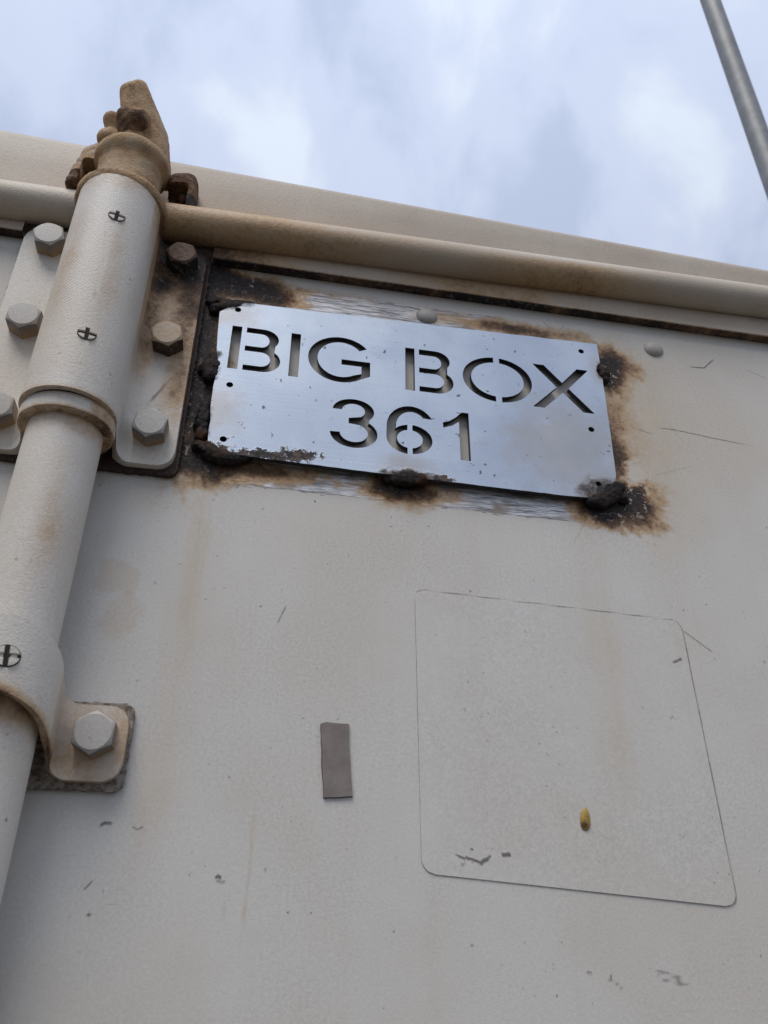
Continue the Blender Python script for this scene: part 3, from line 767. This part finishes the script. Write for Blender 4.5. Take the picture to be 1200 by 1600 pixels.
solidify('cam_lug', M['cast'], [hull('h', [(-124, -29, 503, 6.5), (-116, -24, 502, 6.5), (-121, -26, 493, 5.5)]), hull('h', [(-124, -30, 482, 7), (-114, -24, 484, 7), (-121, -25, 494, 5)])], amp=.4, parent=BAR, burn=cbn(.30))

# ------------------------------------------------------------------ welded sign plate
SIGN = thing('sign_plate', (92, -1, 254), 'brushed steel plate with cut out lettering BIG BOX 361 welded to door', 'sign')
def earc(cx, cz, rx, rz, a0, a1, n=14):
    return [(cx+rx*math.cos(R(a0+(a1-a0)*i/n)), cz+rz*math.sin(R(a0+(a1-a0)*i/n))) for i in range(n+1)]
LET = []
def letterB(x0, zb, zt, k=0):
    LET.append([(x0, zt), (x0+6.2, zt), (x0+6.2, zb), (x0, zb)])
    zm = (zb+zt)/2
    hi = (zt-zm-.6)/2; czu = zt-hi-.1; czl = zb+(zm+1.2-zb)/2
    o = [(x0+9.2, zt)]+earc(x0+20, zt-8.1, 9.9, 8.1, 90, -35, 14)+earc(x0+20.5, zb+9.3, 11.4, 9.3, 50, -90, 16)+[(x0+9.2, zb), (x0+9.2, zb+4.2)]
    o += earc(x0+19.6, zb+9.8, 6.0, 5.6, -90, 90, 14)+[(x0+9.2, zb+15.4), (x0+9.2, zb+19.5)]+earc(x0+18.9, zb+24.9, 5.2, 5.4, -90, 90, 14)+[(x0+9.2, zb+30.3)]
    LET.append(o)
letterB(-27.4, 320.3, 354.8); letterB(84.6, 320.6, 355.5)
LET.append([(10.1, 355), (16.2, 355), (16.2, 319.8), (10.1, 319.8)])
LET.append(earc(42.5, 338.4, 20.9, 18.4, 37, 306, 36)+[(61.6, 327.2), (61.6, 338.7), (43, 338.7), (43, 334.4), (56, 334.4), (56, 328.6)]+earc(42.6, 338.4, 15.0, 14.1, 312, 38, 32)[1:])
cx, cz = 146.7, 338.3
for sg in (-1, 1):
    a0 = math.degrees(math.acos(2.0/23.7)); ai = math.degrees(math.acos(2.0/18.0))
    if sg > 0: LET.append(earc(cx, cz, 23.7, 18.5, a0, -a0, 26)+earc(cx, cz, 18.0, 14.2, -ai, ai, 26))
    else: LET.append(earc(cx, cz, 23.7, 18.5, 180-a0, 180+a0, 26)+earc(cx, cz, 18.0, 14.2, 180+ai, 180-ai, 26))
LET.append([(172.2, 356.2), (180.2, 356.2), (192, 342.6), (203.9, 356.3), (211.9, 356.3), (196.1, 338.3), (212.4, 319.8), (204.4, 319.8), (191.8, 334.2), (177.6, 319.8), (169.6, 319.8), (187.7, 338.3)])
LET.append(earc(51.8, 298.9, 12.9, 9.0, 178, -38, 24)+earc(52.4, 282.4, 14.6, 10.8, 52, -178, 26)+earc(52.4, 282.4, 8.6, 6.6, -178, 70, 22)+[(49, 289.3), (49, 293.3)]+earc(51.8, 298.9, 7.2, 5.3, -50, 178, 18))
LET.append(earc(88, 291.0, 15.4, 16.7, 29, 180, 22)+earc(87.2, 283.0, 14.7, 11.6, 180, 264, 12)+[(85.7, 275.9)]+earc(87.2, 282.6, 8.1, 6.7, 259, 101, 14)+[(85.7, 293.2)]+earc(87.2, 282.6, 12.0, 10.6, 104, 140, 5)+earc(88.4, 291.6, 9.9, 11.7, 182, 42, 18))
LET.append(earc(87.4, 282.6, 14.0, 10.9, 84, -84, 22)+earc(87.2, 282.6, 8.1, 6.7, -79, 79, 18))
LET.append([(108.4, 298.3), (108.6, 294.2), (114.5, 296.6), (118.9, 300.2), (118.9, 271.3), (125.4, 271.3), (125.4, 307.7), (120.8, 307.7), (117.0, 303.3), (112.8, 300)])
for (hx, hz, hr_) in ((-25.3, 368.7, 2.0), (-24.4, 307.6, 2.1), (-24.0, 267.5, 2.1), (209.2, 373.1, 2.0), (208.2, 306.7, 2.1), (207.6, 265, 1.8)):
    LET.append(earc(hx, hz, hr_, hr_*.95, 0, 345, 23))
def ragged(pts, step, amp, seed):
    rg = random.Random(seed); o = []
    for a, b in zip(pts, pts[1:]+pts[:1]):
        L = math.hypot(b[0]-a[0], b[1]-a[1]); k = max(1, int(L/step))
        for i in range(k):
            j = amp if i else amp*.5
            o.append((a[0]+(b[0]-a[0])*i/k+rg.uniform(-j, j), a[1]+(b[1]-a[1])*i/k+rg.uniform(-j, j)))
    return o
outer = ragged([(-30, 374.6), (221.8, 381.6), (222.0, 364)], 6, .10, 1)[:-3]
outer = ragged([(-22, 375), (100, 378.4), (221.8, 381.8)], 9, .08, 1)
outer = [p for p in outer if p[1] > 374.5][:0]
edge = [(-30, 371), (-21, 375.6), (60, 377.4), (140, 379.6), (221.8, 381.8), (221.9, 365), (219.2, 361.5), (218.4, 357.5), (219.8, 353.5), (222.0, 351), (221.2, 300), (220.4, 272), (214, 257), (198, 254.0), (187, 253.7), (130, 254.4), (79, 255.2), (-8, 257.5), (-26, 258.5), (-32.4, 264), (-33.0, 272), (-32.8, 280), (-33.8, 290), (-33.9, 305), (-33.2, 314), (-32.4, 320), (-33.4, 326), (-35.0, 332), (-35.8, 345), (-36.6, 365)]
edge = ragged(edge, 5, .16, 3)
cu = bpy.data.curves.new('plate', 'CURVE'); cu.dimensions = '2D'; cu.fill_mode = 'BOTH'; cu.extrude = .0018
for loop in [edge]+LET:
    sp = cu.splines.new('POLY'); sp.points.add(len(loop)-1); sp.use_cyclic_u = True
    for p_, q in zip(sp.points, loop): p_.co = (q[0]/1000, q[1]/1000, 0, 1)
tmp = bpy.data.objects.new('tmp', cu); COL.objects.link(tmp)
pm2 = bpy.data.meshes.new_from_object(tmp.evaluated_get(bpy.context.evaluated_depsgraph_get()))
bpy.data.objects.remove(tmp, do_unlink=True)
pm2.name = 'plate'; pm2.materials.clear()
pm2.transform(Matrix(((1, 0, 0, 0), (0, 0, -1, -.0042), (0, 1, 0, 0), (0, 0, 0, 1))))
bm = bmesh.new(); bm.from_mesh(pm2); bmesh.ops.remove_doubles(bm, verts=bm.verts, dist=1e-6); bmesh.ops.recalc_face_normals(bm, faces=bm.faces)
for fc in bm.faces:
    fc.smooth = False; fc.material_index = 0 if abs(fc.normal.y) > .7 else 1
bm.to_mesh(pm2); bm.free()
pm2.materials.append(M['plate']); pm2.materials.append(M['cut'])
link('plate', pm2, None, SIGN)
def weld(balls, seed, amp=1.0):
    balls = [(a_, b_, c_, d_*.86) for a_, b_, c_, d_ in balls]
    parts = [hull('h', [b_]) for b_ in balls]
    solidify('weld', M['weld'], [hull('h', [a_, b_]) for a_, b_ in zip(balls, balls[1:])]+parts, vox=.8, amp=amp, freq=.30, parent=SIGN, flat=-5.8)
def flat(lst): return [(a, b, c_, d_) for a, b, c_, d_ in lst]
weld([(-34, -2.5, 372, 6), (-26, -3, 374.5, 5), (-40, -1.5, 370, 5), (-18, -3, 376, 3.6), (-43, -.5, 377, 4)], 1)
weld([(-36, -3, 322, 6.5), (-37, -3, 315, 6), (-36, -2, 329, 5), (-41, -1, 320, 5)], 2)
weld([(-37, -2, 286, 5), (-38, -1.5, 278, 5.5), (-37, -1, 294, 4), (-37, -2, 270, 5)], 3)
weld([(-32, -2, 261, 6.5), (-24, -2.5, 257, 6), (-16, -3, 256.5, 4.5), (-38, -1, 264, 5), (-9, -3, 257.4, 3)], 4)
weld([(80, -3, 255, 5.5), (88, -3.2, 255.2, 6), (95, -3, 256, 4.5), (74, -2.5, 255.2, 4)], 5)
weld([(224.5, -1.5, 359, 5), (225, -1.5, 354, 4.5), (227, -.5, 361, 4.5)], 6)
weld([(202, -3, 253, 5), (210, -3, 254.5, 7), (217, -2.5, 260, 7), (222, -2, 266, 5.5), (213, -3, 262, 5), (226, -1, 258, 4)], 7)

# ------------------------------------------------------------------ small things on the door
def slab(name, loop, y0, y1, inset, mats, face_mat=0, edge_mat=1):
    n = len(loop); cx = sum(p[0] for p in loop)/n; cz = sum(p[1] for p in loop)/n
    def ins(p):
        dx, dz = cx-p[0], cz-p[1]; L = math.hypot(dx, dz); return (p[0]+dx/L*inset, p[1]+dz/L*inset)
    V = [(a, y0, b) for a, b in loop]+[(*ins(p)[:1], y1, ins(p)[1]) for p in loop]
    F = [(i, (i+1) % n, n+(i+1) % n, n+i) for i in range(n)]+[tuple(range(n, 2*n))]
    me = mesh(name, V, F, False)
    for mm in mats: me.materials.append(mm)
    for pl in me.polygons: pl.material_index = edge_mat if len(pl.vertices) == 4 else face_mat
    return me
# painted-over rectangular decal, visible by its edge
def roundquad(cs, rad, n=8):
    o = []
    k = len(cs)
    for i in range(k):
        a, b, c_ = Vector(cs[i-1]), Vector(cs[i]), Vector(cs[(i+1) % k])
        d1 = (a-b).normalized(); d2 = (c_-b).normalized()
        p0, p1 = b+d1*rad, b+d2*rad
        for j in range(n+1):
            t = j/n; o.append(tuple((1-t)**2*p0+2*t*(1-t)*b+t*t*p1))
    return o
DQ = [(90.4, 184.5), (249.2, 178.4), (251.4, 28.2), (92.1, 39.7)]
NU, NV = 190, 170
ru, rv = 6.5/158, 6.5/146
V = []
for jv in range(NV+1):
    v_ = jv/NV; q = max(0, rv-v_, v_-(1-rv))/rv; ins = ru*(1-math.sqrt(max(0, 1-q*q)))
    for iu in range(NU+1):
        u_ = ins+(1-2*ins)*iu/NU
        a = [DQ[0][k]+(DQ[1][k]-DQ[0][k])*u_ for k in (0, 1)]; b = [DQ[3][k]+(DQ[2][k]-DQ[3][k])*u_ for k in (0, 1)]
        V.append((a[0]+(b[0]-a[0])*v_, -.6, a[1]+(b[1]-a[1])*v_))
W1 = NU+1
F = [(j_*W1+i_, j_*W1+i_+1, (j_+1)*W1+i_+1, (j_+1)*W1+i_) for j_ in range(NV) for i_ in range(NU)]
rim = [i_ for i_ in range(W1)]+[j_*W1+NU for j_ in range(1, NV+1)]+[NV*W1+i_ for i_ in range(NU-1, -1, -1)]+[j_*W1 for j_ in range(NV-1, 0, -1)]
cxd = sum(p[0] for p in V)/len(V); czd = sum(p[2] for p in V)/len(V); n0 = len(V); nf = len(F)
for k in rim:
    p = V[k]; L = math.hypot(p[0]-cxd, p[2]-czd); V.append((p[0]+(p[0]-cxd)/L*.3, .35, p[2]+(p[2]-czd)/L*.3))
nr_ = len(rim)
for k in range(nr_): F.append((rim[k], rim[(k+1) % nr_], n0+(k+1) % nr_, n0+k))
dm = mesh('decal', V, F, False)
dm.materials.append(M['panel']); dm.materials.append(M['decaledge'])
mi = np.zeros(len(F), 'i'); mi[nf:] = 1; dm.polygons.foreach_set('material_index', mi)
P = points(dm)
ix = np.clip(np.searchsorted(X, P[:, 0]), 0, nx-1); iz = np.clip(np.searchsorted(Z, P[:, 2]), 0, nz_-1)
setattr_(dm, 'stain', A['stain'].reshape(nz_, nx)[iz, ix])
inner = ((ix > 0) & (np.arange(len(P)) < n0))
setattr_(dm, 'scratch_shade', A['chips'].reshape(nz_, nx)[iz, ix])
o = link('painted_decal', dm, None); tag(o, 'painted over square decal on the door, only its thin outline showing', 'decal')
# tape
tl = ragged([(41.2, 106.9), (44.1, 108.0), (55.5, 107.7), (56.6, 92.2), (58.4, 72.3), (44.2, 71.1), (42.4, 88.5)], 3, .22, 8)
o = link('tape_strip', slab('tape', tl, .2, -1.3, .35, [M['tape'], M['tapeedge']]), None)
tag(o, 'short brown grey strip of tape stuck upright on the door', 'tape')
# insect pupa
c0 = (176.3, 66.6)
bm = bmesh.new(); bmesh.ops.create_uvsphere(bm, u_segments=24, v_segments=16, radius=1)
for v in bm.verts:
    t = math.copysign(abs(v.co.z)**.8, v.co.z)*1.0; wdt = 2.6*(1-.16*t); v.co = Vector((v.co.x*wdt+.45*t, v.co.y*1.1, t*5.4))
o = link('pupa', bm_mesh('pupa', bm), M['pupa'], None, (c0[0], -.9, c0[1])); tag(o, 'small yellow oval insect pupa stuck inside the decal outline', 'insect pupa')

# ------------------------------------------------------------------ pole standing beyond the container's right side
PB = (2250, 1732)
pl = lathe('pole', [(70, 0), (70, 60), (55, 62), (54, 1800), (51, 4200), (48, 10200), (10, 10215)], 48, 200)
POLE = thing('lamp_pole', (PB[0], PB[1], ZB), 'grey galvanised pole against the sky at top right, out of focus', 'pole')
sh = link('shaft', pl, M['pole'], POLE, (PB[0], PB[1], ZB))
fp = box('base_plate', (-160, -160, 0), (160, 160, 18), 4)
link('base_plate', fp, M['pole'], POLE, (PB[0], PB[1], ZB))
ob = box('lamp_head', (-110, -620, 10200), (110, 60, 10290), 30)
link('lamp_head', ob, M['pole'], POLE, (PB[0], PB[1], ZB))
